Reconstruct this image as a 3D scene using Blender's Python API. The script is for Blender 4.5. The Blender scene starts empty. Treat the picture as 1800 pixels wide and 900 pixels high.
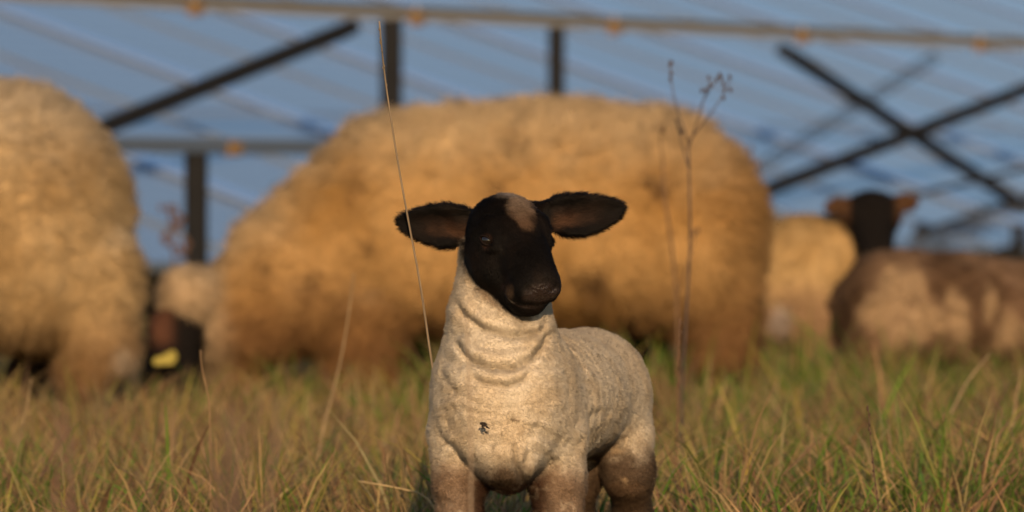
import bpy, math, random
import numpy as np

rng = np.random.default_rng(11)
random.seed(11)
S = bpy.context.scene
COL = S.collection

# ------------------------------------------------------------------ camera, sky, sun, exposure
CAM_H = 0.58
FPX = 10000.0          # focal length in pixels of the 1800 px wide photograph
HORIZON = 345.0
cam_data = bpy.data.cameras.new('camera')
cam_data.lens = 200.0
cam_data.sensor_width = 36.0
cam_data.clip_start = 0.1
cam_data.clip_end = 3000.0
cam_data.dof.use_dof = True
cam_data.dof.focus_distance = 7.33
cam_data.dof.aperture_fstop = 6.8
cam = bpy.data.objects.new('camera', cam_data)
cam.location = (0, 0, CAM_H)
cam.rotation_euler = (math.radians(90) - (450 - HORIZON) / FPX, 0, 0)
COL.objects.link(cam)
S.camera = cam

SUN_EL, SUN_AZ = math.radians(14), math.radians(-3)      # low evening sun behind the camera, a little to its left
world = bpy.data.worlds.new('World')
S.world = world
world.use_nodes = True
wn = world.node_tree
bg = wn.nodes['Background']
sky = wn.nodes.new('ShaderNodeTexSky')
sky.sky_type = 'NISHITA'
sky.sun_disc = False
sky.sun_elevation = SUN_EL
sky.sun_rotation = math.radians(180) + SUN_AZ
sky.air_density = 1.0
sky.dust_density = 0.6
sky.ozone_density = 2.0
wn.links.new(sky.outputs[0], bg.inputs[0])
bg.inputs[1].default_value = 0.105

sd = bpy.data.lights.new('sun', 'SUN')
sd.energy = 3.8
sd.angle = math.radians(0.6)
sd.color = (1.0, 0.69, 0.40)
sun = bpy.data.objects.new('sun', sd)
from mathutils import Vector
sdir = Vector((-math.sin(SUN_AZ) * math.cos(SUN_EL), -math.cos(SUN_AZ) * math.cos(SUN_EL), math.sin(SUN_EL)))
sun.rotation_euler = sdir.to_track_quat('Z', 'Y').to_euler()
COL.objects.link(sun)

S.view_settings.view_transform = 'Standard'
S.view_settings.look = 'None'
S.view_settings.exposure = 0.0
S.view_settings.gamma = 1.0
S.view_settings.use_curve_mapping = False
S.render.engine = 'CYCLES'
S.cycles.max_bounces = 6
S.cycles.transparent_max_bounces = 6
S.cycles.use_denoising = True


# ------------------------------------------------------------------ helpers
def W(px, py, Y):
    """point of the place that lies at depth Y metres and is seen at that spot of the photograph"""
    return np.array([(px - 900) / FPX * Y, Y, CAM_H + (HORIZON - py) / FPX * Y])


def norm(v):
    v = np.asarray(v, float)
    return v / np.maximum(np.linalg.norm(v, axis=-1, keepdims=True), 1e-9)


def tag(o, label, cat=None, group=None, kind=None):
    if label: o['label'] = label
    if cat: o['category'] = cat
    if group: o['group'] = group
    if kind: o['kind'] = kind
    return o


def empty(name, loc):
    o = bpy.data.objects.new(name, None)
    o.location = loc
    o.empty_display_size = 0.1
    COL.objects.link(o)
    return o


def make_mesh(name, verts, faces, mats, smooth=True, matidx=None):
    me = bpy.data.meshes.new(name)
    verts = np.asarray(verts, np.float32)
    if isinstance(faces, np.ndarray):
        n, k = faces.shape
        me.vertices.add(len(verts))
        me.vertices.foreach_set('co', verts.ravel())
        me.loops.add(n * k)
        me.loops.foreach_set('vertex_index', faces.astype(np.int32).ravel())
        me.polygons.add(n)
        me.polygons.foreach_set('loop_start', np.arange(0, n * k, k, dtype=np.int32))
        me.update(calc_edges=True)
        me.validate()
    else:
        me.from_pydata([tuple(v) for v in verts], [], [tuple(f) for f in faces])
    me.polygons.foreach_set('use_smooth', np.full(len(me.polygons), smooth))
    if matidx is not None:
        me.polygons.foreach_set('material_index', np.asarray(matidx, np.int32))
    for m in (mats if isinstance(mats, (list, tuple)) else [mats]):
        me.materials.append(m)
    me.update()
    return me


def link(name, me, parent=None, loc=(0, 0, 0)):
    o = bpy.data.objects.new(name, me)
    o.location = loc
    if parent is not None: o.parent = parent
    COL.objects.link(o)
    return o


def set_color(me, cols, name='Col'):
    a = me.attributes.new(name, 'FLOAT_COLOR', 'POINT')
    c = np.ones((len(cols), 4), np.float32)
    c[:, :3] = cols
    a.data.foreach_set('color', c.ravel())


def vnoise(p, seed=0):
    """smooth value noise in -1..1 at points p (n,3)"""
    p = np.asarray(p, np.float64)
    i = np.floor(p).astype(np.int64)
    f = p - i
    f = f * f * (3 - 2 * f)
    out = np.zeros(len(p))
    for dx in (0, 1):
        for dy in (0, 1):
            for dz in (0, 1):
                a = (i[:, 0] + dx) * 374761393 + (i[:, 1] + dy) * 668265263 + (i[:, 2] + dz) * 2147483647 + seed * 1274126177
                a = a & 0xFFFFFFFF
                a = ((a ^ (a >> 13)) * 1274126177) & 0xFFFFFFFF
                a = ((a ^ (a >> 16)) * 2246822519) & 0xFFFFFFFF
                a = a ^ (a >> 15)
                v = (a & 0xFFFF) / 32767.5 - 1.0
                w = (f[:, 0] if dx else 1 - f[:, 0]) * (f[:, 1] if dy else 1 - f[:, 1]) * (f[:, 2] if dz else 1 - f[:, 2])
                out += v * w
    return out


def fbm(p, seed=0, oct=3):
    s = 0; a = 1.0; t = 0
    for k in range(oct):
        s = s + a * vnoise(p * (2.03 ** k), seed + k * 7); t += a; a *= 0.5
    return s / t


def sstep(a, b, x):
    t = np.clip((x - a) / (b - a), 0, 1)
    return t * t * (3 - 2 * t)


def mixc(a, b, t):
    t = np.asarray(t)[:, None]
    return np.asarray(a) * (1 - t) + np.asarray(b) * t


# ------------------------------------------------------------------ materials
def mat(name):
    m = bpy.data.materials.new(name)
    m.use_nodes = True
    nt = m.node_tree
    return m, nt, nt.nodes['Principled BSDF']


def plain(name, col, rough=0.6, metal=0.0, spec=0.4, var=0.15, scale=30.0, bump=0.0):
    m, nt, b = mat(name)
    tc = nt.nodes.new('ShaderNodeTexCoord')
    no = nt.nodes.new('ShaderNodeTexNoise')
    no.inputs['Scale'].default_value = scale
    no.inputs['Detail'].default_value = 6
    nt.links.new(tc.outputs['Object'], no.inputs['Vector'])
    mx = nt.nodes.new('ShaderNodeMix')
    mx.data_type = 'RGBA'
    mx.inputs['A'].default_value = (*[c * (1 - var) for c in col], 1)
    mx.inputs['B'].default_value = (*[min(1, c * (1 + var)) for c in col], 1)
    nt.links.new(no.outputs['Fac'], mx.inputs['Factor'])
    nt.links.new(mx.outputs['Result'], b.inputs['Base Color'])
    b.inputs['Roughness'].default_value = rough
    b.inputs['Metallic'].default_value = metal
    b.inputs['Specular IOR Level'].default_value = spec
    if bump:
        bp = nt.nodes.new('ShaderNodeBump')
        bp.inputs['Strength'].default_value = bump
        bp.inputs['Distance'].default_value = 0.01
        nt.links.new(no.outputs['Fac'], bp.inputs['Height'])
        nt.links.new(bp.outputs[0], b.inputs['Normal'])
    return m


def skin_mat(name, bump_scale, bump_dist, stretch=(1, 1, 1), rough=0.95, spec=0.1):
    m, nt, b = mat(name)
    at = nt.nodes.new('ShaderNodeAttribute'); at.attribute_name = 'Col'
    nt.links.new(at.outputs['Color'], b.inputs['Base Color'])
    tc = nt.nodes.new('ShaderNodeTexCoord')
    mp = nt.nodes.new('ShaderNodeMapping')
    mp.inputs['Scale'].default_value = stretch
    nt.links.new(tc.outputs['Object'], mp.inputs['Vector'])
    no = nt.nodes.new('ShaderNodeTexNoise')
    no.inputs['Scale'].default_value = bump_scale
    no.inputs['Detail'].default_value = 4
    nt.links.new(mp.outputs[0], no.inputs['Vector'])
    bp = nt.nodes.new('ShaderNodeBump')
    bp.inputs['Strength'].default_value = 0.8
    bp.inputs['Distance'].default_value = bump_dist
    nt.links.new(no.outputs['Fac'], bp.inputs['Height'])
    nt.links.new(bp.outputs[0], b.inputs['Normal'])
    ag = nt.nodes.new('ShaderNodeAttribute'); ag.attribute_name = 'Wet'
    for sock, lo_, hi_ in (('Roughness', rough, .25), ('Specular IOR Level', spec, .7)):
        mr = nt.nodes.new('ShaderNodeMapRange')
        mr.inputs['To Min'].default_value = lo_; mr.inputs['To Max'].default_value = hi_
        nt.links.new(ag.outputs['Fac'], mr.inputs['Value'])
        nt.links.new(mr.outputs[0], b.inputs[sock])
    return m


def hair_mat(name, rough=0.8, spec=0.15, nmix=0.75):
    m, nt, b = mat(name)
    at = nt.nodes.new('ShaderNodeAttribute'); at.attribute_name = 'Col'
    nt.links.new(at.outputs['Color'], b.inputs['Base Color'])
    an = nt.nodes.new('ShaderNodeAttribute'); an.attribute_name = 'RootN'
    ge = nt.nodes.new('ShaderNodeNewGeometry')
    mx = nt.nodes.new('ShaderNodeMix'); mx.data_type = 'VECTOR'
    mx.inputs['Factor'].default_value = nmix
    nt.links.new(ge.outputs['Normal'], mx.inputs['A'])
    nt.links.new(an.outputs['Vector'], mx.inputs['B'])
    vm = nt.nodes.new('ShaderNodeVectorMath'); vm.operation = 'NORMALIZE'
    nt.links.new(mx.outputs['Result'], vm.inputs[0])
    nt.links.new(vm.outputs[0], b.inputs['Normal'])
    b.inputs['Roughness'].default_value = rough
    b.inputs['Specular IOR Level'].default_value = spec
    return m


def leaf_mat(name, trans=0.3):
    m, nt, b = mat(name)
    at = nt.nodes.new('ShaderNodeAttribute'); at.attribute_name = 'Col'
    nt.links.new(at.outputs['Color'], b.inputs['Base Color'])
    b.inputs['Roughness'].default_value = 0.6
    b.inputs['Specular IOR Level'].default_value = 0.25
    tr = nt.nodes.new('ShaderNodeBsdfTranslucent')
    nt.links.new(at.outputs['Color'], tr.inputs['Color'])
    mx = nt.nodes.new('ShaderNodeMixShader')
    mx.inputs[0].default_value = trans
    nt.links.new(b.outputs[0], mx.inputs[1])
    nt.links.new(tr.outputs[0], mx.inputs[2])
    nt.links.new(mx.outputs[0], nt.nodes['Material Output'].inputs['Surface'])
    return m


M_SKIN_LAMB = skin_mat('lamb_skin', 260, 0.004)
M_SKIN_EWE = skin_mat('ewe_skin', 45, 0.012)
M_WOOL_LAMB = hair_mat('lamb_wool', 0.85, 0.1)
M_FUR_FACE = hair_mat('short_face_hair', 0.55, 0.10, 0.6)
M_WOOL_EWE = hair_mat('ewe_wool', 0.9, 0.08)
M_GRASS = leaf_mat('grass_blades')
M_STEM = leaf_mat('dry_stems', 0.15)
M_EYE = plain('eye', (0.012, 0.008, 0.006), 0.03, 0, 0.8, 0.3)
M_HOOF = plain('hoof_horn', (0.035, 0.03, 0.026), 0.5)
M_TAG = plain('yellow_plastic', (0.40, 0.34, 0.085), 0.75, 0, .15)
M_STEEL = plain('galvanised_rail', (0.27, 0.265, 0.26), 0.6, 0.0, 0.3, 0.12, 9)
M_STEEL2 = plain('weathered_rail', (0.10, 0.13, 0.18), 0.6, 0.0, 0.3, 0.12, 9)
M_DARK = plain('dark_steel', (0.014, 0.014, 0.015), 0.8, 0.0, 0.15, 0.3, 12)
M_CLAMP = plain('brass_clamp', (0.24, 0.145, 0.06), 0.6, 0.0)
M_FRAME = plain('aluminium_frame', (0.32, 0.40, 0.54), 0.18, 0.5, 0.5, 0.08)
M_RAFT = plain('cover_strip_metal', (0.42, 0.54, 0.74), 0.14, 0.5, 0.5, 0.06)
M_BURR = plain('burr', (0.03, 0.02, 0.014), 0.8)

# panel glass: dark blue cells under glass that mirrors the sky
M_GLASS, nt, b = mat('panel_glass')
tc = nt.nodes.new('ShaderNodeTexCoord')
br = nt.nodes.new('ShaderNodeTexBrick')
br.offset = 0.0
br.inputs['Scale'].default_value = 1.0
br.inputs['Brick Width'].default_value = 0.166
br.inputs['Row Height'].default_value = 0.166
br.inputs['Mortar Size'].default_value = 0.004
br.inputs['Color1'].default_value = (0.23, 0.29, 0.37, 1)
br.inputs['Color2'].default_value = (0.24, 0.30, 0.38, 1)
br.inputs['Mortar'].default_value = (0.20, 0.23, 0.28, 1)
nt.links.new(tc.outputs['Object'], br.inputs['Vector'])
nt.links.new(br.outputs['Color'], b.inputs['Base Color'])
b.inputs['Roughness'].default_value = 0.12
b.inputs['IOR'].default_value = 1.7
b.inputs['Specular IOR Level'].default_value = 0.8

# ground
M_GROUND, nt, b = mat('meadow_ground')
tc = nt.nodes.new('ShaderNodeTexCoord')
n1 = nt.nodes.new('ShaderNodeTexNoise'); n1.inputs['Scale'].default_value = 0.8; n1.inputs['Detail'].default_value = 8
n2 = nt.nodes.new('ShaderNodeTexNoise'); n2.inputs['Scale'].default_value = 35; n2.inputs['Detail'].default_value = 6
nt.links.new(tc.outputs['Object'], n1.inputs['Vector'])
nt.links.new(tc.outputs['Object'], n2.inputs['Vector'])
r1 = nt.nodes.new('ShaderNodeValToRGB')
r1.color_ramp.elements[0].position = 0.35; r1.color_ramp.elements[0].color = (0.06, 0.075, 0.022, 1)
r1.color_ramp.elements[1].position = 0.65; r1.color_ramp.elements[1].color = (0.17, 0.125, 0.06, 1)
nt.links.new(n1.outputs['Fac'], r1.inputs[0])
mx = nt.nodes.new('ShaderNodeMix'); mx.data_type = 'RGBA'; mx.blend_type = 'MULTIPLY'; mx.inputs['Factor'].default_value = 0.7
nt.links.new(r1.outputs[0], mx.inputs['A']); nt.links.new(n2.outputs['Color'], mx.inputs['B'])
nt.links.new(mx.outputs['Result'], b.inputs['Base Color'])
b.inputs['Roughness'].default_value = 1.0
b.inputs['Specular IOR Level'].default_value = 0.0
bp = nt.nodes.new('ShaderNodeBump'); bp.inputs['Distance'].default_value = 0.05
nt.links.new(n2.outputs['Fac'], bp.inputs['Height']); nt.links.new(bp.outputs[0], b.inputs['Normal'])

# ------------------------------------------------------------------ ground
def ground_z(x, y):
    p = np.stack([np.asarray(x) * 0.6, np.asarray(y) * 0.6, np.zeros_like(np.asarray(x, float))], -1)
    return 0.02 * vnoise(p, 91)

gx = np.concatenate([[-1500, -400, -120, -40], np.linspace(-14, 14, 85), [40, 120, 400, 1500]])
gy = np.concatenate([[-1500, -300, -60, -10], np.linspace(0, 45, 136), [60, 90, 150, 400, 1500]])
GX, GY = np.meshgrid(gx, gy, indexing='ij')
inner = (np.abs(GX) < 14.1) & (GY > -0.1) & (GY < 45.1)
GZ = np.where(inner, ground_z(GX.ravel(), GY.ravel()).reshape(GX.shape), 0)
gv = np.stack([GX.ravel(), GY.ravel(), GZ.ravel()], -1)
ni, nj = GX.shape
ii, jj = np.meshgrid(np.arange(ni - 1), np.arange(nj - 1), indexing='ij')
q = (ii * nj + jj).ravel()
gf = np.stack([q, q + nj, q + nj + 1, q + 1], -1)
g = link('ground', make_mesh('ground', gv, gf, M_GROUND))
tag(g, 'rough meadow ground under the grass', kind='structure')


# ------------------------------------------------------------------ beams, tubes
def beam_mesh(name, a, b, w, d, m, up=(0, 0, 1), c_profile=False):
    """square or open C-profile bar from a to b"""
    a, b = np.asarray(a, float), np.asarray(b, float)
    t = norm(b - a)
    s = norm(np.cross(t, up))
    u = np.cross(s, t)
    if c_profile:
        th = 0.14
        prof = np.array([(-1, -1), (1, -1), (1, -1 + 2 * th), (-1 + 2 * th, -1 + 2 * th), (-1 + 2 * th, 1 - 2 * th), (1, 1 - 2 * th), (1, 1), (-1, 1)])
    else:
        c = 0.75
        prof = np.array([(-1, -c), (-c, -1), (c, -1), (1, -c), (1, c), (c, 1), (-c, 1), (-1, c)])
    n = len(prof)
    v = []
    for e in (a, b):
        for p in prof:
            v.append(e + s * p[0] * w / 2 + u * p[1] * d / 2)
    f = [(i, (i + 1) % n, n + (i + 1) % n, n + i) for i in range(n)]
    f += [tuple(range(n))[::-1], tuple(range(n, 2 * n))]
    return v, f


def beam(name, parent, base, a, b, w, d, m, up=(0, 0, 1), c_profile=False):
    v, f = beam_mesh(name, a, b, w, d, m, up, c_profile)
    return link(name, make_mesh(name, np.array(v) - base, f, m, smooth=False), parent)


# ------------------------------------------------------------------ solar array and racks
PD = norm([0.53, 0.85, 0])          # along the rows
DD = np.array([0.848, -0.53, -0.315])  # down the slope, per metre of plan
DDu = norm(DD)
NN = norm(np.cross(PD, DD)); NN = NN if NN[2] > 0 else -NN
P0 = np.array([-1.59, 28.7, CAM_H + 0.978])

arr = empty('solar_array', P0 + DD * 4 + np.array([0, 0, -(P0 + DD * 4)[2]]))
tag(arr, 'long tilted array of blue solar panels with pale frames behind the sheep', 'solar array')
ab = np.array(arr.location)
PW, PL = 1.045, 2.0 * np.linalg.norm(DD)
def panel_meshes():
    w, l, t = PW - 0.05, PL - 0.03, 0.035
    # glass in panel frame: x along PD, y along -DD, z normal
    fw = 0.022
    gx0, gx1, gy0, gy1 = fw, w - fw, fw, l - fw
    v = [(gx0, gy0, t - .004), (gx1, gy0, t - .004), (gx1, gy1, t - .004), (gx0, gy1, t - .004),
         (gx0, gy0, t - .010), (gx1, gy0, t - .010), (gx1, gy1, t - .010), (gx0, gy1, t - .010)]
    f = [(0, 1, 2, 3), (7, 6, 5, 4), (0, 4, 5, 1), (1, 5, 6, 2), (2, 6, 7, 3), (3, 7, 4, 0)]
    gm = make_mesh('solar_panel', np.array(v, float), f, M_GLASS, smooth=False)
    o = [(0, 0), (w, 0), (w, l), (0, l)]; i = [(gx0, gy0), (gx1, gy0), (gx1, gy1), (gx0, gy1)]
    v = [(*p, 0) for p in o] + [(*p, t) for p in o] + [(*p, t) for p in i] + [(*p, 0) for p in i]
    f = []
    for k in range(4):
        n = (k + 1) % 4
        f += [(k, n, 4 + n, 4 + k), (4 + k, 4 + n, 8 + n, 8 + k), (8 + k, 8 + n, 12 + n, 12 + k), (12 + k, 12 + n, n, k)]
    fm = make_mesh('panel_frame', np.array(v, float), f, M_FRAME, smooth=False)
    return gm, fm
GM, FM = panel_meshes()
from mathutils import Matrix
def panel_matrix(sp, sd):
    o = P0 + PD * sp + DD * sd - ab
    y = -DDu
    m = Matrix(((PD[0], y[0], NN[0], o[0]), (PD[1], y[1], NN[1], o[1]), (PD[2], y[2], NN[2], o[2]), (0, 0, 0, 1)))
    return m
for c in range(-7, 22):
    for r in range(3):
        p = link('solar_panel', GM, arr)
        jx = random.uniform(-.004, .004)
        sp = c * PW + (0.06 if c % 2 else 0.0) - 0.12
        p.matrix_local = panel_matrix(sp, (r + 0) * 2.0 + 0.0 + jx) if True else None
        link('panel_frame', FM, p)
    if c % 2 == 0:      # the pale rail that shows in every other seam
        a = P0 + PD * (c * PW - 0.135) - DD * 2.0 + NN * 0.046
        bb = P0 + PD * (c * PW - 0.135) + DD * 4.0 + NN * 0.046
        beam('cover_strip', arr, ab, a, bb, 0.17, 0.02, M_RAFT, NN)
for s in (-1.0, 1.0, 3.0):
    a = P0 + PD * (-7.6) + DD * s - NN * 0.075
    beam('purlin', arr, ab, a, a + PD * 31, 0.06, 0.06, M_STEEL, NN)
for k in range(-2, 7):
    for s in (-0.8, 2.8):
        t = P0 + PD * (k * 3.2) + DD * s - NN * 0.11
        beam('post', arr, ab, np.array([t[0], t[1], -0.2]), t, 0.08, 0.08, M_DARK, (1, 0, 0))

K = 0.80                       # the front rack is nearer
C0 = np.array([0, 0, CAM_H])
def rack_pt(px, low=False):
    """point on the rack's upper (or lower) rail seen at photograph column px"""
    o = C0 + K * (P0 - C0)
    if low: o = o + K * 2.41 * DD
    q = (px - 900) / FPX
    s = (q * o[1] - o[0]) / (PD[0] - q * PD[1])
    return o + PD * s
def rack_plane(px, py):
    """point seen at px,py in the upright plane below the upper rail"""
    p = rack_pt(px)
    return np.array([p[0], p[1], CAM_H + (HORIZON - py) / FPX * p[1]])
rk = empty('mounting_rack', [*rack_pt(688)[:2], 0])
tag(rk, 'steel mounting rack with long grey rail, dark posts and crossed braces behind the sheep', 'rack')
rb = np.array(rk.location)
beam('rail', rk, rb, rack_pt(-500), rack_pt(2400), 0.05, 0.062, M_STEEL, (0, 0, 1), True)
beam('rail', rk, rb, rack_pt(-350, True), rack_pt(1130, True), 0.045, 0.055, M_STEEL2, (0, 0, 1))
for px in (345, 733, 1080, 1410, 1722, 2010, -90):
    c = rack_pt(px) + np.array([0, -0.045, -0.025])
    v, f = beam_mesh('c', c - PD * 0.032, c + PD * 0.032, 0.045, 0.06, None)
    cl = link('clamp', make_mesh('clamp', np.array(v) - rb, f, M_CLAMP, smooth=False), rk)
    c2 = c + np.array([0, -0.02, 0.04])
    v, f = beam_mesh('c', c2 - np.array([0, 0, .03]), c2 + np.array([0, 0, .02]), 0.016, 0.016, None, (1, 0, 0))
    link('bolt', make_mesh('bolt', np.array(v) - rb, f, M_STEEL, smooth=False), cl)
for px in (410, 1000):
    c = rack_pt(px, True) + np.array([0, -0.04, -0.01])
    v, f = beam_mesh('c', c - PD * 0.03, c + PD * 0.03, 0.045, 0.05, None)
    link('clamp', make_mesh('clamp', np.array(v) - rb, f, M_CLAMP, smooth=False), rk)
for px, w, low in ((688, .092, 0), (978, .074, 0), (345, .078, 1), (1985, .06, 0), (-230, .06, 0), (900, .05, 1)):
    t = rack_pt(px, bool(low)) - np.array([0, 0, 0.028])
    beam('post', rk, rb, np.array([t[0], t[1], -0.2]), t, w, w, M_DARK, (1, 0, 0))
off = np.array([0.0, -0.05, 0])
for (x0, y0, x1, y1, w, k) in ((612, 52, 150, 238, .122, 0), (1380, 92, 1900, 430, .112, 1), (1960, 95, 1300, 352, .125, 2)):
    beam('brace', rk, rb, rack_plane(x0, y0) + off * (1 + k), rack_plane(x1, y1) + off * (1 + k), w * .55, w, M_DARK, (0, 1, 0))
# slotted brace behind: two flanges with rungs
a, b_ = rack_plane(1650, 98) + np.array([0, 0.08, 0]), rack_plane(1320, 305) + np.array([0, 0.08, 0])
t = norm(b_ - a); s = norm(np.cross(t, (0, 1, 0)))
V, F = [], []
def addb(a, b, w, d, up):
    global V, F
    v, f = beam_mesh('x', a, b, w, d, None, up)
    F += [tuple(i + len(V) for i in q) for q in f]; V += v
addb(a + s * .024, b_ + s * .024, .008, .012, (0, 1, 0)); addb(a - s * .024, b_ - s * .024, .008, .012, (0, 1, 0))
L = np.linalg.norm(b_ - a)
for k in range(int(L / 0.05)):
    c = a + t * (k * 0.05 + 0.02)
    addb(c - s * .024, c + s * .024, .008, .022, (0, 1, 0))
link('slotted_brace', make_mesh('slotted_brace', np.array(V) - rb, F, M_DARK, smooth=False), rk)

# a second, lower rack stands further off
r2 = empty('mounting_rack', [*W(1700, 345, 27)[:2], 0])
tag(r2, 'far low rack of dark braces seen past the black head on the right', 'rack')
r2b = np.array(r2.location)
for (x0, y0, x1, y1, Y, w) in ((1480, 455, 1860, 330, 27, .05), (1850, 285, 1600, 345, 26.5, .04), (1640, 480, 1900, 395, 26.8, .045)):
    beam('brace', r2, r2b, W(x0, y0, Y), W(x1, y1, Y + .6), w * .6, w, M_DARK, (0, 1, 0), True)
for px in (1790, 1620, 1420):
    p = W(px, 395, 27.2)
    beam('post', r2, r2b, np.array([p[0], p[1], -.2]), p, .055, .055, M_DARK, (1, 0, 0), True)
r3 = empty('mounting_rack', [*W(330, 345, 26)[:2], 0])
tag(r3, 'far low rack of dark braces in the gap between the two big ewes', 'rack')
r3b = np.array(r3.location)
for (x0, y0, x1, y1, Y, w) in ((200, 452, 520, 330, 26, .045), (210, 345, 470, 470, 26.3, .035)):
    beam('brace', r3, r3b, W(x0, y0, Y), W(x1, y1, Y + .5), w * .6, w, M_DARK, (0, 1, 0), True)
for px in (250, 405):
    p = W(px, 350, 26.5)
    beam('post', r3, r3b, np.array([p[0], p[1], -.2]), p, .05, .05, M_DARK, (1, 0, 0), True)


# ------------------------------------------------------------------ implicit bodies -> one continuous mesh
class Field:
    def __init__(self, lo, hi, h):
        self.lo = np.array(lo, float); self.h = h
        self.n = np.ceil((np.array(hi) - self.lo) / h).astype(int) + 1
        self.f = np.full(self.n, 1.0, np.float32)
        self.prims = []

    def block(self, lo, hi):
        a = np.clip(np.floor((lo - self.lo) / self.h).astype(int), 0, self.n)
        b = np.clip(np.ceil((hi - self.lo) / self.h).astype(int) + 1, 0, self.n)
        if np.any(b <= a): return None
        ax = [self.lo[i] + self.h * np.arange(a[i], b[i]) for i in range(3)]
        P = np.stack(np.meshgrid(*ax, indexing='ij'), -1).reshape(-1, 3)
        return tuple(slice(a[i], b[i]) for i in range(3)), P, tuple(b - a)

    def apply(self, fn, lo, hi, k, op):
        m = max(k, 3 * self.h) + 2 * self.h
        r = self.block(lo - m, hi + m)
        if r is None: return
        sl, P, shp = r
        d = fn(P).reshape(shp)
        f = self.f[sl]
        if op == 'add':
            hh = np.clip(0.5 + 0.5 * (f - d) / k, 0, 1)
            self.f[sl] = f * (1 - hh) + d * hh - k * hh * (1 - hh)
        else:
            hh = np.clip(0.5 - 0.5 * (f + d) / k, 0, 1)
            self.f[sl] = f * (1 - hh) + (-d) * hh + k * hh * (1 - hh)

    def ell(self, c, r, k=0.02, axes=None, op='add', mark=None):
        c = np.asarray(c, float); r = np.asarray(r, float)
        A = np.eye(3) if axes is None else np.asarray(axes)
        def fn(P):
            q = (P - c) @ A.T
            k0 = np.linalg.norm(q / r, axis=1); k1 = np.linalg.norm(q / (r * r), axis=1)
            return k0 * (k0 - 1) / np.maximum(k1, 1e-9)
        R = np.max(r)
        ext = np.sqrt(((A.T * r) ** 2).sum(1))
        self.apply(fn, c - ext, c + ext, k, op)
        if mark is not None: mark.append(fn)

    def cone(self, a, b, ra, rb, k=0.02, op='add', mark=None):
        a = np.asarray(a, float); b = np.asarray(b, float)
        def fn(P):
            ba = b - a; t = np.clip(((P - a) @ ba) / (ba @ ba), 0, 1)
            return np.linalg.norm(P - a - t[:, None] * ba, axis=1) - (ra + (rb - ra) * t)
        R = max(ra, rb)
        self.apply(fn, np.minimum(a, b) - R, np.maximum(a, b) + R, k, op)
        if mark is not None: mark.append(fn)

    def custom(self, fn, lo, hi, k, op='add', mark=None):
        self.apply(fn, np.asarray(lo), np.asarray(hi), k, op)
        if mark is not None: mark.append(fn)

    def mesh(self, smooth=2):
        f = self.f; s = f < 0
        cs = np.zeros(tuple(np.array(f.shape) - 1), np.int8)
        corners = [(i, j, k) for i in (0, 1) for j in (0, 1) for k in (0, 1)]
        def sub(a, o): return a[o[0]:a.shape[0] - 1 + o[0], o[1]:a.shape[1] - 1 + o[1], o[2]:a.shape[2] - 1 + o[2]]
        for o in corners: cs += sub(s, o)
        act = (cs > 0) & (cs < 8)
        cells = np.argwhere(act)
        idx = np.full(act.shape, -1, np.int32)
        idx[act] = np.arange(len(cells))
        vals = np.stack([f[cells[:, 0] + o[0], cells[:, 1] + o[1], cells[:, 2] + o[2]] for o in corners], 1)
        pos = np.zeros((len(cells), 3)); cnt = np.zeros(len(cells))
        ca = np.array(corners, float)
        for i in range(8):
            for j in range(i + 1, 8):
                if np.abs(ca[i] - ca[j]).sum() != 1: continue
                va, vb = vals[:, i], vals[:, j]
                m = (va < 0) != (vb < 0)
                t = va[m] / (va[m] - vb[m])
                pos[m] += ca[i] + t[:, None] * (ca[j] - ca[i]); cnt[m] += 1
        V = self.lo + self.h * (cells + pos / cnt[:, None])
        Q = []
        for ax in range(3):
            u, v = [(1, 2), (2, 0), (0, 1)][ax]
            sa = np.moveaxis(s, (ax, u, v), (0, 1, 2)); ia = np.moveaxis(idx, (ax, u, v), (0, 1, 2))
            d = sa[:-1, 1:-1, 1:-1] != sa[1:, 1:-1, 1:-1]
            e = np.argwhere(d); inside = sa[:-1, 1:-1, 1:-1][d]
            i, j, k = e.T
            q = np.stack([ia[i, j, k], ia[i, j + 1, k], ia[i, j + 1, k + 1], ia[i, j, k + 1]], 1)
            q[~inside] = q[~inside][:, ::-1]
            Q.append(q)
        Q = np.concatenate(Q)
        Q = Q[(Q >= 0).all(1)]
        for it in range(smooth):
            V = relax(V, Q, 0.5)
        return V, Q


def relax(V, Q, a):
    acc = np.zeros_like(V); n = np.zeros(len(V))
    for i in range(4):
        p, q = Q[:, i], Q[:, (i + 1) % 4]
        for c in range(3):
            acc[:, c] += np.bincount(p, V[q, c], len(V)) + np.bincount(q, V[p, c], len(V))
        n += np.bincount(p, minlength=len(V)) + np.bincount(q, minlength=len(V))
    return V * (1 - a) + a * acc / np.maximum(n, 1)[:, None]


def vnormals(V, Q):
    fn = np.cross(V[Q[:, 2]] - V[Q[:, 0]], V[Q[:, 3]] - V[Q[:, 1]])
    N = np.zeros_like(V)
    for i in range(4):
        for c in range(3): N[:, c] += np.bincount(Q[:, i], fn[:, c], len(V))
    return norm(N)


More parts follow.
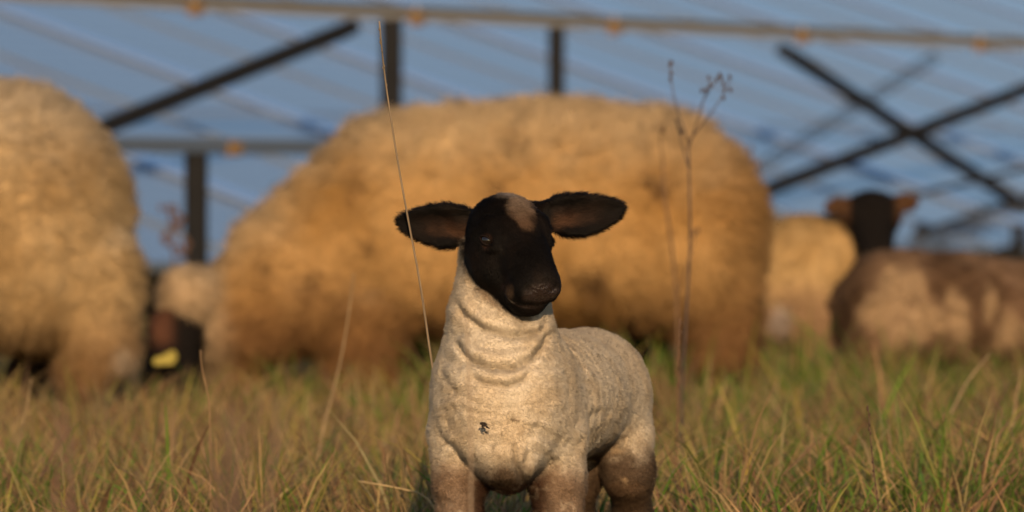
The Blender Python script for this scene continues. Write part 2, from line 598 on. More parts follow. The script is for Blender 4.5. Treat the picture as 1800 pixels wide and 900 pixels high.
def grow(name, parent, base, V, Q, N, C, dens, n, length, lift, comb, jitter, curl, radius, m, seed=0, clump=0.0, cjit=0.12, clumpscale=40.0, npt=4):
    """hair rooted on the surface; length / dens per vertex arrays"""
    T = np.concatenate([Q[:, [0, 1, 2]], Q[:, [0, 2, 3]]])
    ar = np.linalg.norm(np.cross(V[T[:, 1]] - V[T[:, 0]], V[T[:, 2]] - V[T[:, 0]]), axis=1) * dens[T].mean(1)
    r = np.random.default_rng(seed)
    cum = np.cumsum(ar); tri = np.searchsorted(cum, r.random(n) * cum[-1])
    u, v = r.random(n), r.random(n); fl = u + v > 1; u[fl], v[fl] = 1 - u[fl], 1 - v[fl]
    w = np.stack([1 - u - v, u, v], 1)
    ti = T[tri]
    def lerp(A): return (A[ti] * (w[:, :, None] if A.ndim == 2 else w)).sum(1)
    P, NN_, CC, LL = lerp(V), norm(lerp(N)), lerp(C), lerp(length)
    cb = lerp(comb)
    cb = cb - NN_ * (cb * NN_).sum(1, keepdims=True)
    ps = P * clumpscale
    cl = np.stack([vnoise(ps, seed + 1), vnoise(ps, seed + 2), vnoise(ps, seed + 3)], 1)
    D = norm(NN_ * lift + cb + r.normal(0, jitter, (n, 3)) + cl * clump)
    D = norm(D + NN_ * np.maximum(0, 0.12 - (D * NN_).sum(1))[:, None])
    LL = LL * r.uniform(0.65, 1.2, n)
    side = norm(np.cross(D, r.normal(0, 1, (n, 3))))
    ts = np.linspace(0, 1, npt)
    pts = np.zeros((n, npt, 3), np.float32)
    rad = np.zeros((n, npt), np.float32)
    ph = r.random(n) * 6.28
    for i, t in enumerate(ts):
        pts[:, i] = P + D * (LL * t)[:, None] + (cb * 0.5 + cl * clump * 0.5) * (LL * t * t)[:, None] + side * (curl * LL * np.sin(ph + t * 5.0) * t)[:, None]
        rad[:, i] = radius * (1 - 0.75 * t)
    cu = bpy.data.hair_curves.new(name)
    cu.add_curves([npt] * n)
    cu.attributes['position'].data.foreach_set('vector', (pts - np.asarray(base, np.float32)).ravel())
    ra = cu.attributes.get('radius') or cu.attributes.new('radius', 'FLOAT', 'POINT')
    ra.data.foreach_set('value', rad.ravel())
    CC = np.clip(CC * (1 + r.normal(0, cjit, (n, 1))), 0.002, 0.95)
    ca = cu.attributes.new('Col', 'FLOAT_COLOR', 'CURVE')
    ca.data.foreach_set('color', np.concatenate([CC, np.ones((n, 1))], 1).astype(np.float32).ravel())
    na = cu.attributes.new('RootN', 'FLOAT_VECTOR', 'CURVE')
    na.data.foreach_set('vector', NN_.astype(np.float32).ravel())
    cu.materials.append(m)
    o = bpy.data.objects.new(name, cu)
    o.parent = parent
    o['kind'] = 'stuff'
    COL.objects.link(o)
    return o


def uvsphere(c, r, axes=None, nu=24, nv=16):
    A = np.eye(3) if axes is None else np.asarray(axes)
    r = np.broadcast_to(np.asarray(r, float), (3,))
    v = [(0, 0, 1)]
    for i in range(1, nv):
        for j in range(nu):
            a, b = math.pi * i / nv, 2 * math.pi * j / nu
            v.append((math.sin(a) * math.cos(b), math.sin(a) * math.sin(b), math.cos(a)))
    v.append((0, 0, -1))
    f = []
    for j in range(nu):
        f.append((0, 1 + j, 1 + (j + 1) % nu))
        for i in range(nv - 2):
            a = 1 + i * nu
            f.append((a + j, a + nu + j, a + nu + (j + 1) % nu, a + (j + 1) % nu))
        a = 1 + (nv - 2) * nu
        f.append((a + j, len(v) - 1, a + (j + 1) % nu))
    return (np.array(v) * r) @ A + np.asarray(c), f


def hoof(parent, base, p, fwd, s=1.0):
    """cloven hoof: two wedge claws in one part"""
    fwd = norm([fwd[0], fwd[1], 0]); lat = np.array([-fwd[1], fwd[0], 0])
    V, F = [], []
    for sg in (-1, 1):
        o = np.array([p[0], p[1], 0]) + lat * sg * 0.011 * s
        prof = [(-.022, 0), (.030, 0), (.012, .034), (-.018, .034)]
        st = len(V)
        for w in (-.010, .010):
            for (a, z) in prof:
                V.append(o + (fwd * a + lat * w) * s + np.array([0, 0, z * s + 0.002]))
        F += [tuple(st + i for i in q) for q in ((0, 1, 2, 3), (7, 6, 5, 4), (0, 4, 5, 1), (1, 5, 6, 2), (2, 6, 7, 3), (3, 7, 4, 0))]
    link('hoof', make_mesh('hoof', np.array(V) - base, F, M_HOOF, smooth=False), parent)


# ------------------------------------------------------------------ the lamb in front
LY = 7.4
def P(px, py, dy=0.0): return W(px, py, LY + dy)

def build_lamb():
    base = np.array([W(950, 345, LY + 0.15)[0], LY + 0.15, 0.0])
    root = empty('lamb', base)
    tag(root, 'small cream lamb with a black face and ears, standing sharp in front of the flock', 'lamb')
    F = Field((-0.22, 7.12, -0.01), (0.24, 7.98, 0.64), 0.0027)
    # trunk
    ax = norm([0.275, 0.96, 0]); lat = np.array([ax[1], -ax[0], 0]); AX = np.array([lat, ax, [0, 0, 1]])
    F.ell(P(972, 699, .21), (.098, .26, .098), .02, AX)
    F.ell(P(887, 730, .06), (.094, .12, .094), .03)
    F.ell(P(886, 702, -.01), (.088, .085, .108), .03)
    F.ell(P(797, 722, .04), (.032, .065, .095), .03)
    F.ell(P(978, 728, .05), (.034, .065, .10), .03)
    F.ell(P(1030, 690, .38), (.094, .115, .095), .03, AX)
    F.ell(P(1090, 742, .37), (.044, .075, .100), .018, AX)
    F.ell(P(972, 745, .42), (.045, .075, .105), .022, AX)
    F.f += .010
    nm = []
    # neck
    F.cone(P(884, 660, .03), P(879, 560, .015), .080, .062, .03, mark=nm)
    F.cone(P(879, 560, .015), P(872, 455, .018), .062, .047, .02, mark=nm)
    # legs
    def leg(pts, k=.018):
        for (a, ra), (b, rb) in zip(pts[:-1], pts[1:]): F.cone(a, b, ra, rb, k)
    def G(px, dy, z): return np.array([W(px, 345, LY + dy)[0], LY + dy, z])
    leg([(P(804, 770, .03), .036), (P(807, 850, .02), .030), (G(808, .015, .155), .026), (G(806, .005, .12), .027), (G(806, .02, .045), .017), (G(806, .012, .012), .018)])
    leg([(P(978, 770, .05), .038), (P(980, 850, .04), .032), (G(982, .035, .155), .028), (G(982, .025, .12), .028), (G(982, .04, .045), .017), (G(982, .032, .012), .018)])
    leg([(P(1100, 770, .37), .036), (P(1106, 830, .345), .030), (G(1108, .37, .19), .025), (G(1112, .43, .135), .024), (G(1112, .405, .05), .017), (G(1112, .395, .012), .018)])
    leg([(P(985, 770, .41), .036), (P(1008, 830, .37), .030), (G(1014, .38, .19), .025), (G(1008, .43, .135), .024), (G(1010, .41, .05), .017), (G(1010, .40, .012), .018)])
    # tail stub
    F.cone(P(1052, 640, .49), P(1058, 740, .53), .022, .016, .02)
    # breast flap between the legs
    F.cone(P(890, 800, -.035), P(895, 835, .0), .035, .022, .03)
    # ---- head frame
    yaw, pit, roll = math.radians(29), math.radians(37), math.radians(-4)
    r = np.array([math.cos(yaw), math.sin(yaw), 0])
    f = np.array([math.sin(yaw) * math.cos(pit), -math.cos(yaw) * math.cos(pit), -math.sin(pit)])
    u = np.cross(r, f); u = u if u[2] > 0 else -u
    r2 = r * math.cos(roll) - u * math.sin(roll); u = u * math.cos(roll) + r * math.sin(roll); r = r2
    HF = np.array([r, f, u])
    H0 = P(895, 414, -.03)
    HS = .84; FS = .95
    def H(a, b, c): return H0 + (r * a + f * b * FS + u * c) * HS
    hm = []
    def he(c, rr, k=.01, A=None, **kw): F.ell(c, np.array(rr) * HS, k * .7, A, **kw)
    def hc(a, b, ra, rb, k=.01, **kw): F.cone(a, b, ra * HS, rb * HS, k * .7, **kw)
    he(H(0, -.006, .0), (.063, .060, .046), .02, HF, mark=hm)
    he(H(0, -.028, .012), (.042, .034, .032), .02, HF, mark=hm)
    hc(H(0, .015, .002), H(0, .108, -.008), .047, .030, .02, mark=hm)
    he(H(0, .072, .002), (.033, .05, .030), .02, HF, mark=hm)
    he(H(0, .114, -.012), (.040, .027, .033), .015, HF, mark=hm)
    hc(H(0, -.002, -.046), H(0, .098, -.042), .052, .032, .02, mark=hm)
    for s in (-1, 1):
        he(H(s * .036, .020, -.032), (.026, .046, .034), .02, HF, mark=hm)      # cheek
        hc(H(s * .040, .006, .024), H(s * .048, .036, .014), .014, .010, .014, mark=hm)   # brow
        he(H(s * .022, .128, -.012), (.014, .013, .016), .008, HF, mark=hm)     # nostril wing
        he(H(s * .024, .110, -.030), (.018, .020, .014), .01, HF, mark=hm)      # upper lip
    he(H(0, .112, -.050), (.024, .020, .014), .01, HF, mark=hm)                # chin
    # carve: eye sockets, nostrils, mouth
    def eye_axes(s):
        n = norm(r * s * .78 + f * .45 + u * .42)
        e = norm(-r * s * .72 + f * .30 - u * .10); e = norm(e - n * (e @ n))
        return np.array([e, n, np.cross(e, n) * (1 if np.cross(e, n)[2] > 0 else -1)])
    for s in (-1, 1):
        EA = eye_axes(s); he(H(s * .0545, .028, .015), (.014, .009, .0085), .004, EA, op='sub')
        hc(H(s * .010, .149, -.007), H(s * .028, .138, .003), .0045, .0056, .003, op='sub')
        hc(H(s * .002, .150, -.012), H(s * .010, .150, -.006), .0016, .0030, .003, op='sub')
        hc(H(s * .000, .148, -.0385), H(s * .026, .127, -.0365), .003, .003, .003, op='sub')
        hc(H(s * .026, .127, -.0365), H(s * .042, .085, -.030), .003, .003, .003, op='sub')
    hc(H(0, .152, -.012), H(0, .150, -.034), .0016, .0016, .003, op='sub')
    # ---- ears: cupped leaf shapes
    earinfo = []
    for (bx, by, tx, ty, bdy, tdy, hw, droop, cupd) in ((836, 395, 702, 388, .0, .012, .0265, .35, 1), (958, 378, 1096, 366, .025, .045, .0265, .1, 1)):
        eb, et = P(bx, by, bdy), P(tx, ty, tdy)
        a = norm(et - eb); Ln = np.linalg.norm(et - eb)
        n0 = norm(np.array([0.05, -1.0, 0.05 - droop * .4])); n0 = norm(n0 - a * (n0 @ a))     # the ear opens towards the camera
        w = np.cross(n0, a)
        if w[2] < 0: w = -w
        def fn(Pt, eb=eb, a=a, n0=n0, w=w, Ln=Ln, hw=hw):
            q = Pt - eb
            t = (q @ a) / Ln; x = q @ w; y = q @ n0
            tt = np.clip(t, 0, 1)
            half = hw * np.interp(tt, [0, .15, .3, .45, .6, .75, .87, .95, 1], [.62, .86, .98, 1.0, .88, .68, .46, .27, .08])
            xc = x + 0.004 * np.sin(tt * 3.1)
            y0 = -0.010 + 0.016 * np.clip(np.abs(xc) / half, 0, 1.3) ** 2 * np.clip(1 - tt * .6, 0, 1)
            d1 = np.abs(y - y0) - (0.0042 - 0.0012 * tt)
            d2 = np.abs(xc) - half
            d3 = np.maximum(t - 1, -t) * Ln
            k = 0.004
            m12 = np.maximum(d1, d2 * 0.8)
            return np.maximum(m12, d3)
        lo = np.minimum(eb, et) - .035; hi = np.maximum(eb, et) + .035
        F.custom(fn, lo, hi, .006, mark=hm)
        F.cone(eb - a * .02 + n0 * (-.012), eb + a * .012 - n0 * .012, .017, .015, .012, mark=hm)
        earinfo.append((eb, a, n0, w, Ln, hw))
    V, Q = F.mesh(2)
    N = vnormals(V, Q)
    # screen position of each vertex (only to find where folds and patches of the fleece lie on this lamb)
    sx = 900 + V[:, 0] / V[:, 1] * FPX
    sy = HORIZON - (V[:, 2] - CAM_H) / V[:, 1] * FPX
    dh = np.min(np.stack([fn(V) for fn in hm]), 0)
    front = sstep(.15, .5, -N[:, 1])
    side = sstep(.2, .6, V[:, 1] - LY - .02)
    dn = np.min(np.stack([fn(V) for fn in nm]), 0)
    nohead = sstep(.0, .008, dh - dn + .004)
    # --- folds of loose skin
    disp = np.zeros(len(V))
    def crease(pts, depth, wid, roll=0.6):
        nonlocal disp
        pts = np.array(pts, float)
        best = np.full(len(V), 1e9); sg = np.zeros(len(V)); tt = np.zeros(len(V))
        Lt = 0; seg = np.linalg.norm(np.diff(pts, axis=0), axis=1); tot = seg.sum()
        for i in range(len(pts) - 1):
            a, b = pts[i], pts[i + 1]; ab_ = b - a
            t = np.clip(((sx - a[0]) * ab_[0] + (sy - a[1]) * ab_[1]) / (ab_ @ ab_), 0, 1)
            dx, dy = sx - a[0] - t * ab_[0], sy - a[1] - t * ab_[1]
            d = np.hypot(dx, dy); m = d < best
            best[m] = d[m]; sg[m] = np.sign(ab_[0] * dy - ab_[1] * dx)[m]; tt[m] = ((Lt + t * seg[i]) / tot)[m]
            Lt += seg[i]
        end = sstep(0, .15, tt) * sstep(0, .15, 1 - tt)
        fr = front * nohead * (V[:, 1] < LY + .12) * end
        disp -= depth * np.exp(-(best / wid) ** 2) * fr
        disp += depth * roll * np.exp(-((best - wid * 2.4) / (wid * 1.6)) ** 2) * fr * (sg < 0)
    crease([(797, 520), (815, 552), (850, 578), (900, 592), (945, 585), (968, 560)], .0085, 6)
    crease([(795, 590), (826, 634), (860, 647), (905, 646), (935, 632), (958, 600), (972, 572)], .0095, 6)
    crease([(822, 655), (850, 672), (890, 678), (920, 668), (935, 650)], .006, 5)
    crease([(770, 765), (800, 790), (818, 822)], .004, 6)
    crease([(905, 775), (905, 810), (918, 850)], .005, 6)
    crease([(928, 790), (918, 830), (928, 870)], .005, 6)
    crease([(770, 640), (800, 690), (850, 715)], .002, 6)
    # fine wrinkles: across the chest, round the legs, along the ribs
    p3 = np.stack([sx * .006 + 0.3 * vnoise(np.stack([sx, sy, sx * 0], 1) * .02, 5), sy * .055 + 1.2 * vnoise(np.stack([sx, sy, sx * 0], 1) * .016, 6), V[:, 1] * 8], 1)
    wr = vnoise(p3, 3) + .6 * vnoise(p3 * 2.1, 4)
    disp += .0028 * wr * (.25 + .75 * front) * nohead * (V[:, 1] < LY + .16)
    along = (V - P(886, 720, 0)) @ ax
    rib = np.sin(along * 2 * np.pi / .021 + 9 * (V[:, 2] - .3) + .9 * vnoise(V * 9, 8))
    flank = sstep(.06, .12, along) * sstep(.36, .30, along) * sstep(.2, .26, V[:, 2])
    disp += .0005 * rib * flank
    disp += .0011 * vnoise(V * 120, 9) * nohead + .0009 * vnoise(V * 60, 12)
    V = V + N * disp[:, None]
    N = vnormals(V, Q)
    # --- colours of the coat
    n1, n2, n3 = fbm(V * 28, 21), fbm(V * 90, 22), vnoise(V * 210, 23)
    cream = mixc((.74, .63, .48), (.67, .54, .38), sstep(-.4, .5, n1))
    cream = mixc(cream, (.42, .30, .19), .40 * sstep(.25, .7, n2) * sstep(-.2, .5, n1))
    cream = mixc(cream, (.13, .085, .05), .8 * sstep(.42, .70, n3) * sstep(-.05, .4, fbm(V * 22, 33)))
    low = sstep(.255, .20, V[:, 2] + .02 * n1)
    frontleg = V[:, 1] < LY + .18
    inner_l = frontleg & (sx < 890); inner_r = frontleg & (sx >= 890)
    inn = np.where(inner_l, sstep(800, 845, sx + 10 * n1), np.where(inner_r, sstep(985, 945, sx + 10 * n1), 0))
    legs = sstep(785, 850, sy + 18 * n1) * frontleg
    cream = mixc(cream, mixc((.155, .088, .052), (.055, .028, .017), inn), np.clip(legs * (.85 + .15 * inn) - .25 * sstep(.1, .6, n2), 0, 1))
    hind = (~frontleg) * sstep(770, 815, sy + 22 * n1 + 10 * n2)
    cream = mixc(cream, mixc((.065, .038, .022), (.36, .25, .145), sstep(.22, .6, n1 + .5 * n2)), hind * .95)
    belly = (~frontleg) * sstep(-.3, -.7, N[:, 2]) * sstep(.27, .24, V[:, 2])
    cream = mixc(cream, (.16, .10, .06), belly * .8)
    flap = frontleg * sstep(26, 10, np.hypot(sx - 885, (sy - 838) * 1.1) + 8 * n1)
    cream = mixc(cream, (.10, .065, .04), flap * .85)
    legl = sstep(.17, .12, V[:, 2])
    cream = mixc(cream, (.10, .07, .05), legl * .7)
    black = mixc((.0055, .0044, .0038), (.014, .0095, .0072), sstep(-.2, .6, n1))
    hx = (V - H0) @ HF.T / HS / np.array([1, FS, 1])
    # the black mask of the face ends behind the jaw
    mask = sstep(.006, -.004, dh - dn + .005 * n2 + .003 * n1) * (dh < .03)
    C = mixc(cream, black, mask)
    # brown fringe behind the mask, pale poll patch, ear linings, eyelid, cheek spot, nose
    fr = sstep(.018, .004, dh - dn) * (dh < .03) * (1 - mask)
    C = mixc(C, (.13, .075, .04), fr * .75 * sstep(-.2, .4, n2 + .2))
    th = math.radians(52)
    ex, ey = sx - 914, sy - 371
    el = np.hypot((ex * math.cos(th) + ey * math.sin(th)) / 35, (-ex * math.sin(th) + ey * math.cos(th)) / 20)
    patch = sstep(1.15, .70, el + .32 * n2 + .22 * n1) * (dh < .02) * sstep(0.1, .3, hx[:, 2] / .05)
    C = mixc(C, mixc((.17, .10, .06), (.36, .26, .185), sstep(392, 348, sy + 6 * n2)), patch * (.80 - .45 * sstep(0, .6, n2)))
    top = sstep(352, 343, sy) * sstep(860, 885, sx) * sstep(945, 915, sx) * (dh < .02)
    C = mixc(C, (.5, .42, .36), top * .8)
    for k, (eb, a, n0, w, Ln, hw) in enumerate(earinfo):
        q = V - eb; t = (q @ a) / Ln; x = (q @ w) / hw
        inner = sstep(.25, .6, N @ n0) * sstep(.04, .12, t) * sstep(.80, .52, t) * sstep(.72, .38, np.abs(x + .15)) * (dh < .012) * (np.hypot(*(q - np.outer(q @ a, a)).T[:2]) < .05) * (t > 0)
        C = mixc(C, mixc((.020, .011, .007), (.105, .052, .029), sstep(.25, -.55, x + .3 * n1) * sstep(.65, .15, t + .2 * n2)), inner * .9)
    for s in (-1, 1):
        de = np.linalg.norm((V - H(s * .0545, .028, .015)) * np.array([1, 1, 1.0]), axis=1)
        C = mixc(C, (.065, .032, .021), sstep(.012, .0075, de) * .85)
    dsp = np.hypot((sx - 895) / 7, (sy - 512) / 14)
    C = mixc(C, (.07, .045, .028), sstep(1.5, .3, dsp + .3 * n2) * (dh < .01) * .7)
    nose = sstep(.134, .142, hx[:, 1] + .003 * n2) * sstep(-.030, -.020, hx[:, 2]) * sstep(.014, .004, hx[:, 2]) * (dh < .02)
    lips = sstep(.006, .003, np.abs(hx[:, 2] + .038 - .06 * np.clip(.12 - hx[:, 1], 0, .1))) * sstep(.07, .09, hx[:, 1]) * (dh < .02)
    nose = np.maximum(nose, lips * .9)
    C = mixc(C, (.030, .019, .016), nose)
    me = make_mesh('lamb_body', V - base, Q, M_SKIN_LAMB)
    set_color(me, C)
    wa = me.attributes.new('Wet', 'FLOAT', 'POINT'); wa.data.foreach_set('value', nose.astype(np.float32))
    body = link('body', me, root)
    # wet nose pad as shiny skin is left free of hair
    hairy = 1 - nose
    sock = np.ones(len(V))
    for s in (-1, 1):
        sock *= sstep(.008, .012, np.linalg.norm(V - H(s * .0545, .028, .015), axis=1))
    wool = 1 - np.clip(mask, 0, 1)
    # wool
    comb = np.tile(np.array([0, 0, -.15]), (len(V), 1))
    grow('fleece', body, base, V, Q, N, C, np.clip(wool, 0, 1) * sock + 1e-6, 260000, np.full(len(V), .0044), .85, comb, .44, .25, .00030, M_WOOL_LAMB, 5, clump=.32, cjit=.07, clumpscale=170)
    # face hair
    combf = np.tile(f * .9 - u * .1, (len(V), 1))
    Lf = np.full(len(V), .0042)
    combf = combf * (1 - sstep(.02, .0, 0 * dh))[:, None] if False else combf
    for (eb, a, n0, w, Ln, hw) in earinfo:
        q = V - eb; t = (q @ a) / Ln
        e = (t > .08) & (np.linalg.norm(q - np.outer(q @ a, a), axis=1) < .045) & (dh < .01) & (t < 1.1)
        combf[e] = a * .75
        Lf[e] = .0085
    Lf = np.where(patch + top > .3, .006, Lf)
    muzz = sstep(.085, .125, hx[:, 1])
    Lf = Lf * (1 - .55 * muzz)
    grow('face_hair', body, base, V, Q, N, C, np.clip(mask, 0, 1) * hairy * sock + 1e-6, 95000, Lf, .6, combf, .26, .12, .00030, M_FUR_FACE, 6, clump=.18, cjit=.2, clumpscale=110)
    # eyes
    for s in (-1, 1):
        EA = eye_axes(s); ec = H(s * .0545, .028, .015); v, fc = uvsphere(ec - EA[1] * .0075 - base, .0105, HF)
        link('eye', make_mesh('eye', v, fc, M_EYE), root)
        # lids
        for up_, z in ((1, .0052), (-1, -.0050)):
            pts = []
            for k in range(9):
                t = -1 + 2 * k / 8
                pts.append(ec + EA[1] * (.0022 - .0045 * t * t) + EA[0] * .0115 * t + EA[2] * (z * (1 - t * t) - .0012 * t))
            tube_part('eyelid', root, base, pts, .0015, M_LID)
    # nose pad, glossy
    for (p, sg) in ((G(806, .012, 0), 0), (G(982, .032, 0), 0), (G(1112, .395, 0), 0), (G(1010, .40, 0), 0)):
        hoof(root, base, p, -ax, .62)
    # whiskers and brow hairs, a few long straws on chin
    return H, HF, H0


def tube(pts, rad, n=6):
    pts = np.asarray(pts, float)
    rad = np.broadcast_to(rad, (len(pts),))
    V, F = [], []
    T = norm(np.gradient(pts, axis=0))
    ref = np.array([0.13, -1, 0.07])
    for i, p in enumerate(pts):
        s = norm(np.cross(T[i], ref)); u = np.cross(s, T[i])
        for k in range(n):
            a = 2 * math.pi * k / n
            V.append(p + (s * math.cos(a) + u * math.sin(a)) * rad[i])
    for i in range(len(pts) - 1):
        for k in range(n):
            F.append((i * n + k, i * n + (k + 1) % n, (i + 1) * n + (k + 1) % n, (i + 1) * n + k))
    F.append(tuple(range(n))[::-1]); F.append(tuple(range((len(pts) - 1) * n, len(pts) * n)))
    return V, F


def tube_part(name, parent, base, pts, rad, m, n=6):
    V, F = tube(pts, rad, n)
    return link(name, make_mesh(name, np.array(V) - base, F, m), parent)

M_LID = plain('eyelid_skin', (.012, .007, .005), .7, 0, .1)
H, HF, H0 = build_lamb()


# ------------------------------------------------------------------ the flock behind
def flock_animal(name, label, base, prims, lo, hi, h, colour, wool_n, wool_len, black_n, hooves, hoofs=1.0, lump=.007, erode=.026, short_left=-9999, seed=0, group='sheep of the flock behind the lamb'):
    """prims: list of (kind, args, is_black)"""
    root = empty(name, base)
    tag(root, label, 'lamb' if name == 'lamb' else 'sheep', group)
    F = Field(lo, hi, h)
    bl = []; wl = []
    for kind, args, blk in prims:
        getattr(F, kind)(*args, mark=bl if blk else wl)
    F.f += erode
    V, Q = F.mesh(2)
    N = vnormals(V, Q)
    db = np.min(np.stack([fn(V) for fn in bl]), 0) if bl else np.full(len(V), 1.0)
    dw = np.min(np.stack([fn(V) for fn in wl]), 0)
    mask = sstep(.012, -.012, db - dw) if bl else np.zeros(len(V))
    V = V + N * ((lump * fbm(V * 16, seed) + lump * .6 * np.abs(fbm(V * 30, seed + 3))) * (1 - mask))[:, None]
    N = vnormals(V, Q)
    sx = 900 + V[:, 0] / V[:, 1] * FPX
    sy = HORIZON - (V[:, 2] - CAM_H) / V[:, 1] * FPX
    C = colour(V, N, sx, sy, mask)
    me = make_mesh(name + '_body', V - base, Q, M_SKIN_EWE)
    set_color(me, C)
    body = link('body', me, root)
    comb = np.tile(np.array([0, 0, -.30]), (len(V), 1))
    grow('fleece', body, base, V, Q, N, C, np.clip(1 - mask, 0, 1) + 1e-6, wool_n, np.where(sx < short_left, wool_len * .45, wool_len), .8, comb, .35, .3, .0011, M_WOOL_EWE, seed + 50, clump=.62, cjit=.16, clumpscale=46)
    if black_n:
        grow('face_hair', body, base, V, Q, N, C, np.clip(mask, 0, 1) + 1e-6, black_n, np.full(len(V), .008), .5, comb * 1.5, .25, .1, .0007, M_FUR_FACE, seed + 60, cjit=.2)
    for p, fw in hooves: hoof(root, base, p, fw, hoofs)
    return root


def legs_of(prims, A, pts_list, blk_from=2):
    for pts in pts_list:
        for i, ((a, ra), (b, rb)) in enumerate(zip(pts[:-1], pts[1:])):
            prims.append(('cone', (a, b, ra, rb, .03 if i < blk_from else .015), i >= blk_from))


def ear_prim(prims, eb, et, hw, th, k=.012):
    a = norm(et - eb)
    n0 = norm(np.array([0, -1, -.1])); n0 = norm(n0 - a * (n0 @ a)); w = np.cross(n0, a)
    c = (eb + et) / 2
    prims.append(('ell', (c, (np.linalg.norm(et - eb) / 2 * 1.08, hw, th), k, np.array([a, w, n0])), True))

BLK = np.array((.010, .008, .007))

# --- the big ewe grazing behind the lamb
EY = 13.7
def E(px, py, dy=0.0): return W(px, py, EY + dy)
def Eg(px, dy, z): return np.array([W(px, 345, EY + dy)[0], EY + dy, z])
pr = []
pr.append(('ell', (E(960, 374), (.49, .29, .262), .05), False))
pr.append(('ell', (E(1155, 392), (.232, .275, .255), .06), False))
pr.append(('ell', (E(1223, 430, -.05), (.150, .24, .215), .06), False))
pr.append(('ell', (E(752, 396), (.245, .27, .262), .06), False))
pr.append(('cone', (E(688, 388), E(468, 490, -.02), .238, .118, .05), False))
pr.append(('ell', (E(555, 505), (.19, .21, .15), .05), False))
pr.append(('ell', (E(470, 535, -.03), (.11, .15, .115), .05), False))
pr.append(('ell', (E(635, 590, -.1), (.10, .10, .12), .04), False))
pr.append(('cone', (E(495, 492, -.03), E(402, 562, -.06), .145, .125, .05), False))
pr.append(('ell', (E(334, 520, -.13), (.092, .10, .082), .03), False))
pr.append(('cone', (E(385, 555, -.05), E(410, 645, -.02), .10, .08, .04), False))
pr.append(('cone', (E(308, 585, -.14), E(300, 660, -.19), .094, .090, .015), True))
pr.append(('cone', (E(300, 660, -.19), E(290, 722, -.22), .088, .074, .02), True))
ear_prim(pr, E(310, 592, -.18), E(244, 585, -.20), .050, .036)
ear_prim(pr, E(325, 605, -.24), E(266, 640, -.30), .050, .036)
hoo = []
for (x, dy, hindleg) in ((640, -.13, 0), (722, .12, 0), (1262, -.12, 1), (1135, .13, 1)):
    if hindleg:
        legs_of(pr, None, [[(E(x - 4, 520, dy), .105 if dy < 0 else .09), (E(x + 6, 615, dy), .074), (Eg(x + 14, dy, .19), .060), (Eg(x + 8, dy, .05), .048), (Eg(x + 5, dy, .015), .048)]], 2 if dy < 0 else 0)
    else:
        legs_of(pr, None, [[(E(x, 560, dy), .10), (E(x, 660, dy), .075), (Eg(x, dy, .13), .058), (Eg(x + 3, dy, .05), .048), (Eg(x - 3, dy, .015), .048)]], 2 if dy < 0 else 0)
    hoo.append((Eg(x, dy, 0), (-1, 0, 0)))
def col_ewe(V, N, sx, sy, mask):
    n1, n2 = fbm(V * 5, 41), fbm(V * 14, 42)
    c = mixc((.72, .44, .18), (.55, .305, .10), sstep(-.35, .45, n1))
    c = mixc(c, (.78, .59, .36), sstep(.25, .9, N[:, 2] + .15 * n2) * .7)  # lit rim along the back, painted as paler wool on upward faces
    c = mixc(c, (.30, .16, .07), sstep(.22, .65, n2) * .45)
    c = mixc(c, (.36, .20, .085), sstep(1180, 1330, sx + 30 * n1) * .55)  # shade on the rump end, painted into the wool as a mud tone
    c = mixc(c, (.20, .10, .045), sstep(.44, .25, V[:, 2] + .08 * n1 + .04 * n2) * .85)  # dirt on the lower wool and legs, with belly shade painted in
    c = mixc(c, (.56, .43, .29), sstep(430, 360, sx + 10 * n2) * .75)          # paler neck and forelock
    for (x, y, r) in ((908, 262, 13), (850, 290, 9), (1048, 484, 26), (1000, 470, 14), (548, 500, 12), (655, 418, 10), (470, 470, 12), (1110, 560, 22), (760, 545, 12), (880, 330, 9), (590, 520, 10), (1150, 330, 16)):
        c = mixc(c, (.10, .055, .03), sstep(1.3, .5, np.hypot(sx - x, sy - y) / (r * 1.25) + .35 * n2) * .85 * (N[:, 1] < .2))
    bk = mixc(np.tile(BLK, (len(V), 1)), (.11, .05, .03), sstep(318, 285, sx) * sstep(625, 590, sy))
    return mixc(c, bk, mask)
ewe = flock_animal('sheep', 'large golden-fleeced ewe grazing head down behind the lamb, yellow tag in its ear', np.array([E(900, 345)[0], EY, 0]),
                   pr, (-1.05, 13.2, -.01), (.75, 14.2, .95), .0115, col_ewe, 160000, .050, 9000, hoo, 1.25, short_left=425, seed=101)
tb = np.array(ewe.location)
c = E(290, 631, -.375)
tw, thh = .030, .018
vv = [(-.036, -.008), (-.030, -.016), (.024, -.014), (.036, .004), (.030, .020), (.018, .022), (-.012, .006), (-.030, .004)]
V = [c + np.array([x * .8, -.003, y * .9]) for x, y in vv] + [c + np.array([x * .8, .003, y * .9]) for x, y in vv]
n = len(vv)
Fc = [tuple(range(n)), tuple(range(n, 2 * n))[::-1]] + [(i, n + i, n + (i + 1) % n, (i + 1) % n) for i in range(n)]
et = link('ear_tag', make_mesh('ear_tag', np.array(V) - tb, Fc, M_TAG, smooth=False), ewe)
et['label'] = 'yellow plastic ear tag'
v, f_ = uvsphere(c + np.array([.02, -.004, .006]) - tb, (.006, .004, .006), nu=12, nv=8)
link('tag_stud', make_mesh('tag_stud', v, f_, M_TAG), et)

